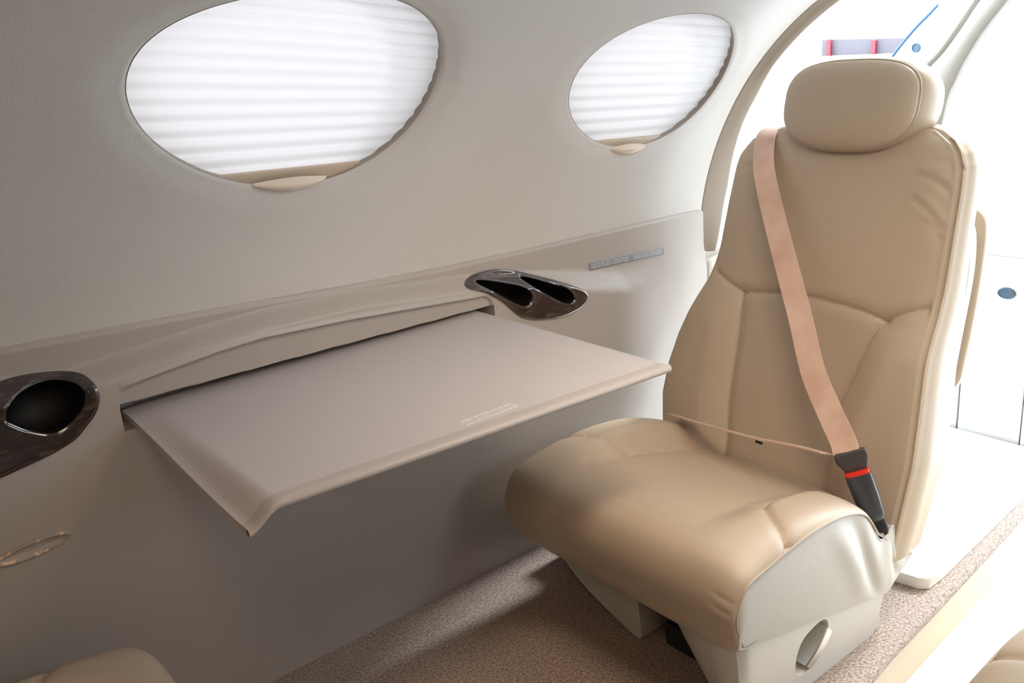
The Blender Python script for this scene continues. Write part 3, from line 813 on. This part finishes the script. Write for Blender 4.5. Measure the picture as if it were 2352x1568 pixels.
        mb = MB(); mb.grid(rows); inner = [[(x, YM + sgn * .285, z) for x, y, z in r] for r in (rows[0], rows[-1])]
        mb.grid([rows[0], inner[0]]); mb.grid([rows[-1], inner[1]]); mb.grid([[r[-1] for r in rows], [(x, YM + sgn * .285, z) for x, y, z in [r[-1] for r in rows]]])
        p = mb.obj('side_panel', M['leather_coollit'], root, sharp=50); rebase(p, BASE)
        t = MB(); t.tube([rows[0][i] for i in range(60, 110)], .002, 8)
        rebase(t.obj('welt', M['leather_coollit'], p), BASE)

def back_half(z, left):
    if left: return np.interp(z, [.15, .24, .32, .39, .46, .52, .59, .66, .76, .84, .87, .90, .92, .935, .945], [.285, .315, .338, .338, .326, .308, .285, .274, .271, .266, .258, .235, .19, .13, .06])
    return np.interp(z, [.15, .2, .33, .41, .5, .61, .82, .86, .885, .905, .925, .937, .945], [.30, .303, .306, .298, .287, .276, .268, .264, .253, .236, .20, .14, .06])
YOKE = [(1.375, .622), (1.351, .609), (1.303, .591), (1.264, .574), (1.205, .582), (1.138, .588), (1.052, .588), (.971, .581), (.914, .569), (.896, .583), (.863, .599), (.80, .613)]
INS_L = [(1.264, .574), (1.255, .526), (1.246, .451), (1.239, .356), (1.218, .236), (1.213, .13)]
INS_R = [(.914, .569), (.929, .55), (.945, .501), (.961, .433), (.974, .365), (.963, .25), (.955, .13)]
def make_back(root):
    zs = np.concatenate([np.linspace(.14, .90, 190), np.linspace(.902, .945, 22)])
    NF = 170; rows = []; fl = []
    poly_ins = INS_L + INS_R[::-1] + []
    for z in zs:
        hl, hr = float(back_half(z, True)), float(back_half(z, False))
        T = float(np.interp(z, [.14, .3, .6, .85, .92, .945], [.115, .12, .11, .095, .070, .040]))
        roll = float(np.interp(z, [.14, .86, .90, .925, .94, .945], [0, 0, .006, .018, .030, .036]))
        xf = float(xback(z)) + roll
        r = .020
        ring = []; meta = []
        ys = np.linspace(-hr + r, hl - r, NF)
        for i, v in enumerate(ys):
            y = YM + v
            il = float(np.interp(-z, [-p[1] for p in INS_L], [p[0] for p in INS_L])) if z < .574 else 1.264
            ir = float(np.interp(-z, [-p[1] for p in INS_R], [p[0] for p in INS_R])) if z < .569 else .914
            low = 1 - sst(.50, .64, z)
            bo = .030 * (sst(il - .01, il + .07, y) + sst(-ir - .01 + 0, -ir + .07, -y)) * low
            # gentle dome of the upper pad and side roll-off
            dome = .010 * (1 - (v / max(hl, hr)) ** 2)
            e = max(0, (abs(v) - (max(hl, hr) - .07)) / .07)
            ring.append((xf - bo - dome + .014 * e * e, y, z)); meta.append((y, z, 1))
        xr, xl = ring[0][0], ring[-1][0]
        for a in np.linspace(0, math.pi / 2, 9)[1:]:
            ring.append((xl + r * (1 - math.cos(a)), YM + hl - r + r * math.sin(a), z)); meta.append((0, 0, 2 if 2 < a * 8 / (math.pi / 2) < 5 else 0))
        for t in np.linspace(0, 1, 8)[1:-1]: ring.append((xl + r + (T - 2 * r) * t, YM + hl + .006 * math.sin(math.pi * t), z)); meta.append((0, 0, 0))
        for a in np.linspace(0, math.pi / 2, 7): ring.append((xf + T - r + r * math.sin(a), YM + hl - r + r * math.cos(a), z)); meta.append((0, 0, 0))
        for v in np.linspace(hl - r, -hr + r, 24)[1:-1]: ring.append((xf + T + .004, YM + v, z)); meta.append((0, 0, 0))
        for a in np.linspace(0, math.pi / 2, 7): ring.append((xf + T - r + r * math.cos(a), YM - hr + r - r * math.sin(a), z)); meta.append((0, 0, 0))
        for t in np.linspace(1, 0, 8)[1:-1]: ring.append((xr + r + (T - 2 * r) * t, YM - hr - .006 * math.sin(math.pi * t), z)); meta.append((0, 0, 0))
        for a in np.linspace(math.pi / 2, 0, 9)[:-1]:
            ring.append((xr + r * (1 - math.cos(a)), YM - hr + r - r * math.sin(a), z)); meta.append((0, 0, 2 if 2 < a * 8 / (math.pi / 2) < 5 else 0))
        rows.append(ring); fl.append(meta)
    G = np.array(rows); Mt = np.array(fl)
    du = np.gradient(G, axis=0); dv = (np.roll(G, -1, axis=1) - np.roll(G, 1, axis=1)); nn = np.cross(dv, du); nn /= np.linalg.norm(nn, axis=2)[..., None] + 1e-9
    if nn[80, NF // 2, 0] > 0: nn = -nn
    yz = Mt[..., :2].reshape(-1, 2); front = (Mt[..., 2] == 1).reshape(-1); dep = np.zeros(len(yz))
    for s in (YOKE, INS_L, INS_R):
        d = dpoly(yz, np.vstack([spl(s[i:j], 24) for i, j in ((0, 4), (3, 9), (8, 12))]) if s is YOKE else spl(s, 40))
        dep += .0060 * np.exp(-(d / .0026) ** 2) + .0045 * np.exp(-(d / .013) ** 2)
    # short pull wrinkles at the aisle shoulder
    for a, b, k in (((.90, .845), (.835, .812), .0016), ((.905, .80), (.845, .752), .0018), ((.88, .875), (.832, .850), .001), ((.875, .76), (.838, .725), .001), ((1.33, .83), (1.29, .845), .0006)):
        m = ((a[0] + b[0]) / 2, (a[1] + b[1]) / 2 + .006); d = dpoly(yz, spl([a, m, b], 12)); dep += k * np.exp(-(d / .007) ** 2) - k * .7 * np.exp(-((dpoly(yz, spl([(a[0], a[1] + .016), (m[0], m[1] + .016), (b[0], b[1] + .016)], 12))) / .008) ** 2)
    dep *= front
    seam = (Mt[..., 2] == 2).reshape(-1); dep += np.where(seam, .0035, 0)
    F = (G.reshape(-1, 3) - nn.reshape(-1, 3) * dep[:, None]).reshape(G.shape)
    n, m = F.shape[:2]
    ins = inpoly(yz, np.vstack([np.array(INS_L)[::-1], np.array(YOKE[4:8]), np.array(INS_R)])) & front
    mb = MB()
    vs = F.reshape(-1, 3); fs = []; mi = []
    for i in range(n - 1):
        for j in range(m):
            q = (i * m + j, i * m + (j + 1) % m, (i + 1) * m + (j + 1) % m, (i + 1) * m + j); fs.append(q); mi.append(1 if ins[list(q)].sum() >= 3 else 0)
    ctop = vs[(n - 1) * m:].mean(axis=0); ctop[2] += .004; vs = np.vstack([vs, ctop, vs[:m].mean(axis=0)])
    for j in range(m):
        fs.append(((n - 1) * m + j, (n - 1) * m + (j + 1) % m, n * m)); mi.append(0); fs.append(((j + 1) % m, j, n * m + 1)); mi.append(0)
    uv = np.column_stack([vs[:, 1], vs[:, 2]])
    o = mesh_obj('backrest', vs, fs, None, root, mats=[M['leather'], M['perf']], midx=mi, uv=uv); rebase(o, BASE)
    bm = bmesh.new(); bm.from_mesh(o.data); bmesh.ops.recalc_face_normals(bm, faces=bm.faces[:]); bm.to_mesh(o.data); bm.free()
    for sgn, jj in ((1, NF + 3), (-1, m - 5)):
        t = MB(); t.tube([F[i, jj] for i in range(0, 196, 3)], .0022, 8); rebase(t.obj('welt', M['leather'], o), BASE)

def make_head(root):
    cy, cz, hw, hh = 1.072, .978, .149, .085
    ts = np.linspace(0, 2 * math.pi, 100, endpoint=False)
    def ring(sc, d, ex=2.9, dx=0, dz=0, lift=0):
        out = []
        for t in ts:
            c, s = math.cos(t), math.sin(t)
            y = hw * sc * math.copysign(abs(c) ** (2 / ex), c); z = hh * sc * math.copysign(abs(s) ** (2 / (ex + .5 if s > 0 else 2.4)), s)
            z -= .006 * (1 - (y / hw) ** 2) * (1 if s < 0 else 0)
            out.append((1.700 + .24 * (z + .0) + d, cy + dx + y, cz + z + dz))
        return out
    rows = []
    for sc, d in ((.06, -.012), (.2, -.0115), (.4, -.010), (.6, -.007), (.75, -.003), (.86, .002), (.94, .008), (.985, .015), (1.0, .021), (.995, .0235), (.985, .025), (1.0, .027), (1.03, .034), (1.07, .052), (1.085, .074), (1.07, .098), (1.01, .118), (.88, .130), (.6, .137), (.3, .140), (.06, .141)):
        rows.append(ring(sc, d, 2.9 - .6 * float(sst(.03, .10, d)), dz=-.10 * max(0, d - .03)))
    mb = MB(); mb.grid(rows, close_v=True); mb.cap(rows[0]); mb.cap(rows[-1])
    o = mb.obj('headrest', M['leather'], root); rebase(o, BASE)
    t = MB(); t.tube(ring(1.0, .0255) + [ring(1.0, .0255)[0]], .0028, 8, caps=False); rebase(t.obj('welt', M['leather'], o), BASE)

def slab_on_back(root, name, outline, off0, off1, m, slope=1.0, dome=.006):
    """rounded slab following the seat back: OUTLINE in (y, z), between two offsets behind the front plane"""
    O = loopspl(outline, 90); rows = []
    c = O.mean(axis=0)
    def rr(sc, off): 
        q = c + (O - c) * sc; return [(float(xback(z)) + off, y, z) for y, z in q]
    e = .006
    for sc, off in ((.02, off0 - dome * .3), (.5, off0 - dome * .3), (.93, off0), (.985, off0 + e * .4), (1.0, off0 + e), (1.0, off1 - e), (.985, off1 - e * .3), (.93, off1), (.5, off1 + dome), (.02, off1 + dome)): rows.append(rr(sc, off))
    mb = MB(); mb.grid(rows, close_v=True); o = mb.obj(name, m, root); rebase(o, BASE); return o

def ribbon(name, cl, wd, m, root, th=.0012, twist=None):
    """cl: centre points, wd: half-width vectors"""
    cl = np.array(cl, float); wd = np.array(wd, float)
    L = np.concatenate([[0], np.cumsum(np.linalg.norm(np.diff(cl, axis=0), axis=1))])
    V = []; UV = []; n = len(cl)
    tang = np.gradient(cl, axis=0)
    nn = np.cross(tang, wd); nn /= np.linalg.norm(nn, axis=1)[:, None]
    W = np.linspace(-1, 1, 7)
    for i in range(n):
        for k in W: V.append(cl[i] + wd[i] * k + nn[i] * th); UV.append((L[i], k * .024))
        for k in W[::-1]: V.append(cl[i] + wd[i] * k - nn[i] * th); UV.append((L[i], k * .024))
    F = []
    for i in range(n - 1):
        for j in range(14): F.append((i * 14 + j, i * 14 + (j + 1) % 14, (i + 1) * 14 + (j + 1) % 14, (i + 1) * 14 + j))
    F.append(tuple(range(13, -1, -1))); F.append(tuple((n - 1) * 14 + j for j in range(14)))
    o = mesh_obj(name, V, F, m, root, uv=UV); o.data.set_sharp_from_angle(angle=math.radians(60)); rebase(o, BASE); return o

def make_seat():
    root = empty('cabin_seat', BASE)
    make_cushion(root); make_back(root); make_head(root)
    # hard shell behind the back and the padded leaf on it
    slab_on_back(root, 'back_shell', [(.825, .44), (.822, .375), (.845, .33), (.90, .305), (1.09, .29), (1.28, .305), (1.335, .33), (1.358, .375), (1.355, .44), (1.345, .55), (1.34, .66), (1.325, .735), (1.27, .755), (1.09, .76), (.91, .755), (.855, .735), (.835, .66), (.83, .55)], .126, .166, M['shell'])
    slab_on_back(root, 'back_pad', [(.828, .46), (.832, .41), (.87, .392), (1.09, .388), (1.31, .392), (1.348, .41), (1.352, .46), (1.348, .58), (1.338, .71), (1.315, .752), (1.26, .762), (1.09, .765), (.92, .762), (.865, .752), (.842, .71), (.832, .58)], .186, .222, M['leather'])
    # pedestal: aisle-side shell with lever recess
    ztop = lambda x: .205 - .236 * (x - 1.009)
    side = [(1.045, 0), (1.436, 0), (1.444, .03), (1.456, .078), (1.456, .11), (1.02, .205), (1.018, .17), (1.022, .10), (1.03, .05)]
    rec = loopspl([(1.262, .116), (1.244, .122), (1.215, .118), (1.190, .108), (1.174, .085), (1.170, .056), (1.184, .038), (1.215, .038), (1.245, .055), (1.266, .083), (1.269, .103)], 60)
    dense = []
    for i in range(len(side)):
        a, b = np.array(side[i]), np.array(side[(i + 1) % len(side)]); k = max(2, int(np.linalg.norm(b - a) / .012))
        dense += [a + (b - a) * t for t in np.linspace(0, 1, k, endpoint=False)]
    dense = np.array(dense); yR = .795
    inn = [(x, z) for x in np.arange(1.03, 1.46, .012) for z in np.arange(.006, .2, .012)]
    inn = np.array(inn); ok = inpoly(inn, dense) & (dpoly(inn, dense, True) > .004) & ~inpoly(inn, grow(rec, .004)); inn = inn[ok]
    P, T = cdt(dense, [rec], inn)
    yy = lambda x, z: yR + .010 * np.clip((1.04 - x) / .022, 0, 1) ** 2 + .0 * z
    mb = MB(); mb.add([(x, float(yy(x, z)), z) for x, z in P], T)
    rows = []
    c = rec.mean(axis=0)
    for sc, d in ((1.0, 0), (.985, .003), (.95, .012), (.85, .020), (.5, .026), (.05, .027)): rows.append([(x, yR + d, z) for x, z in c + (rec - c) * sc])
    mb.grid(rows, close_v=True)
    # front face sweeping inwards, inner face, rear face
    zz = np.linspace(0, 1, 14)
    yi = lambda z: float(np.interp(z, [0, .04, .09, .145, .2], [.925, .945, .975, 1.01, 1.04]))
    fr = []
    for f in zz:
        xf = float(np.interp(f, [0, .25, .5, .85, 1], [1.045, 1.03, 1.022, 1.018, 1.02])); z = .205 * f
        row = [(xf, float(yy(xf, z)), z)]
        for t in np.linspace(0, 1, 16)[1:]:
            y = yR + .01 + (yi(z) - yR - .01) * t; row.append((xf - .006 * math.sin(math.pi * min(1, t * 3)) + .055 * t ** 2.2, y, z))
        fr.append(row)
    mb.grid(fr)
    mb.grid([[r[-1] for r in fr], [(1.45, .93, .205 * f) for f in zz]])
    mb.grid([[(1.436 + .02 * f, .93, .11 * f) for f in zz], [(1.436 + .02 * f, yR, .11 * f) for f in zz]])
    ped = mb.obj('pedestal', M['shell'], root, sharp=42); rebase(ped, BASE)
    # recline lever: satin bar standing out of the recess
    lv = MB(); pts = spl([(1.262, .100), (1.245, .082), (1.226, .062), (1.207, .043)], 20); nrm = np.array((-.72, .69)); rws = []
    for i, (x, z) in enumerate(pts):
        t = i / 19; hw_ = .0135 - .001 * t
        a = np.array((x, z)) + nrm * hw_; b = np.array((x, z)) - nrm * hw_ * .8
        yo = yR - .009 + .006 * t - .003 * math.sin(math.pi * t)
        rws.append([(a[0], yo + .002, a[1]), (a[0] * .9 + b[0] * .1, yo, a[1] * .9 + b[1] * .1), (b[0] * .92 + a[0] * .08, yo, b[1] * .92 + a[1] * .08), (b[0], yo + .002, b[1]), (b[0], yR + .022, b[1]), (a[0], yR + .022, a[1])])
    lv.grid(rws, close_v=True); lv.cap(rws[0]); lv.cap(rws[-1], 0, True)
    o = lv.obj('recline_lever', M['metal'], root, sharp=35); rebase(o, BASE); o['label'] = 'satin metal lever'
    # inner support foot in front of the track
    ft = MB(); pl = spl([(1.33, .165), (1.315, .11), (1.27, .066), (1.20, .030), (1.128, .003), (1.100, .002), (1.094, .05), (1.090, .165)], 60)
    rws = [[(1.075 + (.02 if abs(dx) > 0 else 0) * 0 + dx + .02 * (1 - z / .165), y, z) for y, z in pl] for dx in (0, .012, .10)]
    rws[0] = [(x, y * .985 + 1.19 * .015, z * .985 + .001) for x, y, z in rws[0]]
    ft.grid(rws, close_v=True); ft.cap(rws[0]); ft.cap(rws[-1], 0, True)
    rebase(ft.obj('support_foot', M['shell'], root, sharp=40), BASE)
    wl = MB(); wl.box((1.24, 1.33, 0), (1.50, 1.455, .15), .012); rebase(wl.obj('light_blocker', M['shell'], root, sharp=42), BASE)  # unseen box added to block light slipping between seat base and wall
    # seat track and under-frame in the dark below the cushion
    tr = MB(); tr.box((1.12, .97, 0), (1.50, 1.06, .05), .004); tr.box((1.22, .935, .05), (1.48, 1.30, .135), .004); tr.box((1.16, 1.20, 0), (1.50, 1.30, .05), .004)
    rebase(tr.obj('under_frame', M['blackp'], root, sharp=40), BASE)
    # shoulder strap: from over the shoulder down to the tongue
    cpx = [(1.830, 1.275, .84), (1.805, 1.280, .895), (1.768, 1.281, .922), (1.725, 1.274, .908), (1.685, 1.250, .868), (1.655, 1.222, .826), (1.61, 1.163, .745), (1.565, 1.099, .660), (1.52, 1.035, .575), (1.475, .975, .492), (1.445, .917, .432), (1.420, .872, .394), (1.409, .857, .377)]
    cl = spl(cpx, 60); wd = []
    tg = np.gradient(cl, axis=0)
    for i, t in enumerate(tg):
        t = t / np.linalg.norm(t); f = i / 59
        face = np.array((-1, -.12 - .25 * f, .25)) if f > .25 else np.array((-.6, 0, .8))
        w = np.cross(t, face); w /= np.linalg.norm(w); wd.append(w * .0245)
    ribbon('shoulder_strap', cl, wd, M['belt'], root)
    # lap strap drawn across, seen almost edge on
    a = spl([(1.474, 1.338, .298), (1.464, 1.30, .304), (1.452, 1.25, .312), (1.435, 1.09, .330), (1.420, .97, .351), (1.402, .89, .366)], 50)
    vw = np.array((.66, .66, -.34)); wd = []
    for i, t in enumerate(np.gradient(a, axis=0)):
        w = vw - t * (vw @ t) / (t @ t); w /= np.linalg.norm(w); wd.append(w * .020)
    ls = ribbon('lap_strap', a, wd, M['belt'], root)
    tgm = MB(); tgm.box((1.4215, 1.056, .3270), (1.4250, 1.072, .3320), .0005); rebase(tgm.obj('strap_tag', M['blackp'], ls, sharp=40), BASE)
    # tongue, buckle, boot
    ax0, ax1 = np.array((1.413, .851, .374)), np.array((1.445, .812, .236)); u = (ax1 - ax0) / np.linalg.norm(ax1 - ax0)
    fc = np.array((-.75, -.55, -.0)); fc = fc - u * (fc @ u); fc /= np.linalg.norm(fc); sd = np.cross(u, fc)
    def sect(d, hw_, ht, ex=4, n=28, sh=0):
        c = ax0 + u * d; out = []
        for t in np.linspace(0, 2 * math.pi, n, endpoint=False):
            cs, sn = math.cos(t), math.sin(t); out.append(c + sd * (hw_ * math.copysign(abs(cs) ** (2 / ex), cs) + sh) + fc * ht * math.copysign(abs(sn) ** (2 / ex), sn))
        return out
    tn = MB(); r = [sect(-0.0062, .026, .004), sect(-0.0047, .029, .0055), sect(0.0094, .030, .006), sect(0.0218, .025, .0055), sect(0.0312, .021, .005), sect(0.0374, .0205, .004)]
    tn.grid(r, close_v=True); tn.cap(r[0]); tn.cap(r[-1], 0, True); tg_ = tn.obj('belt_tongue', M['tongue'], root, sharp=50); rebase(tg_, BASE)
    rd = MB(); r = [sect(0.0347, .021, .0105), sect(0.0355, .0225, .0125), sect(0.0398, .0232, .0132), sect(0.0417, .0225, .0125)]
    rd.grid(r, close_v=True); rd.cap(r[0]); rd.cap(r[-1], 0, True)
    bk = MB(); r = [sect(0.0413, .0215, .012), sect(0.0421, .0235, .0135), sect(0.0546, .0245, .0155, 3), sect(0.0936, .0235, .0165, 3), sect(0.1287, .021, .0155, 3), sect(0.1451, .017, .012, 3), sect(0.1482, .012, .008, 3)]
    bk.grid(r, close_v=True); bk.cap(r[0]); bk.cap(r[-1], 0, True)
    b = bk.obj('buckle', M['bucklep'], root, sharp=50); rebase(b, BASE)
    q = rd.obj('release_button', M['red'], b, sharp=50); rebase(q, BASE); q['label'] = 'red release button'
    bt = MB(); r = [sect(.1404, .015, .010, 3), sect(.1451, .0185, .0135, 3), sect(.165, .018, .0125, 3), sect(.176, .015, .010, 3)]
    bt.grid(r, close_v=True); bt.cap(r[0]); bt.cap(r[-1], 0, True); rebase(bt.obj('buckle_boot', M['blacksoft'], root, sharp=50), BASE)
    # raised leather collar round the buckle stalk, behind the side panel
    cl = MB(); O = loopspl([(1.44, .80), (1.475, .795), (1.525, .805), (1.56, .83), (1.565, .87), (1.53, .895), (1.47, .895), (1.44, .865)], 48)
    rr = []
    for sc, z in ((1.0, .10), (1.02, .17), (1.0, .205), (.94, .213), (.86, .208), (.82, .19), (.8, .15)):
        c = O.mean(axis=0); rr.append([(x, y, z - .55 * (x - 1.47) * (1 if z > .16 else .3)) for x, y in c + (O - c) * sc])
    cl.grid(rr, close_v=True); rebase(cl.obj('buckle_collar', M['leather_coollit'], root), BASE)
    return root
M['bucklep'] = mat('buckle_plastic', (.045, .05, .06), .3)
M['tongue'] = mat('tongue_plastic', (.06, .05, .052), .45)

def copy_tree(o, parent=None):
    c = o.copy(); C.objects.link(c); c.parent = parent
    for ch in list(o.children):
        if parent is None or True: copy_tree(ch, c)
    return c
seat = make_seat()
tag(seat, 'tan leather cabin seat with high back, belt drawn across, facing the table', 'seat', 'tan leather cabin seats')
s2 = copy_tree(seat); s2.location = (.27 - .25, 1.10, 0); s2.rotation_euler = (0, 0, math.pi); s2.location = (.012, 1.09, -.02)
tag(s2, 'rounded tan seat cushion corner rising at the lower left, below the table', 'seat', 'tan leather cabin seats')
s3 = copy_tree(seat); s3.location = (1.16, .138, 0)
tag(s3, 'stitched leather seat corner across the aisle at the lower right edge', 'seat', 'tan leather cabin seats')

# ------------------------------------------------------------------ camera
cam = bpy.data.cameras.new('camera'); co = bpy.data.objects.new('camera', cam); C.objects.link(co)
cam.sensor_width = 36; cam.lens = 2087 / 2352 * 36; cam.clip_start = .02; cam.clip_end = 500
X = Vector((0.77774246, -0.62332192, -0.08115693)); D = Vector((-0.25447381, -0.19416619, -0.94738724)); Z = Vector((0.5747693, 0.75747559, -0.30963039))
m3 = Matrix((X, -D, -Z)).transposed()
co.matrix_world = Matrix.Translation((0, 0, 1.15)) @ m3.to_4x4()
SC.camera = co

# ------------------------------------------------------------------ light
W = bpy.data.worlds.new('sky'); SC.world = W; W.use_nodes = True
bg = W.node_tree.nodes['Background']; bg.inputs['Color'].default_value = (.78, .90, 1.0, 1); bg.inputs['Strength'].default_value = 6.6
sun = bpy.data.lights.new('sun', 'SUN'); so = bpy.data.objects.new('sun', sun); C.objects.link(so)
sun.energy = 5.5; sun.angle = math.radians(9); sun.color = (.86, .93, 1)
so.rotation_euler = Vector((-.74, -.04, -.62)).to_track_quat('-Z', 'Y').to_euler()
def area(name, loc, to, sx, sy, pw, col, portal=False):
    l = bpy.data.lights.new(name, 'AREA'); l.shape = 'RECTANGLE'; l.size = sx; l.size_y = sy; l.energy = pw; l.color = col; l.spread = math.radians(120)
    o = bpy.data.objects.new(name, l); C.objects.link(o); o.location = loc
    o.rotation_euler = (Vector(to) - Vector(loc)).to_track_quat('-Z', 'Y').to_euler()
    if portal: l.cycles.is_portal = True
    return o
area('cabin_lamp', (.12, .42, 1.28), (.36, .95, .3), .25, .10, .9, (1, .70, .47))
area('cabin_lamp', (1.00, .60, 1.30), (1.15, 1.0, .3), .4, .10, 2.3, (1, .80, .61))
SC.cycles.use_denoising = True
SC.cycles.max_bounces = 10; SC.cycles.diffuse_bounces = 6; SC.cycles.sample_clamp_indirect = 4
vs = SC.view_settings; vs.view_transform = 'Standard'; vs.look = 'None'; vs.gamma = 1; vs.use_curve_mapping = False; vs.exposure = .42
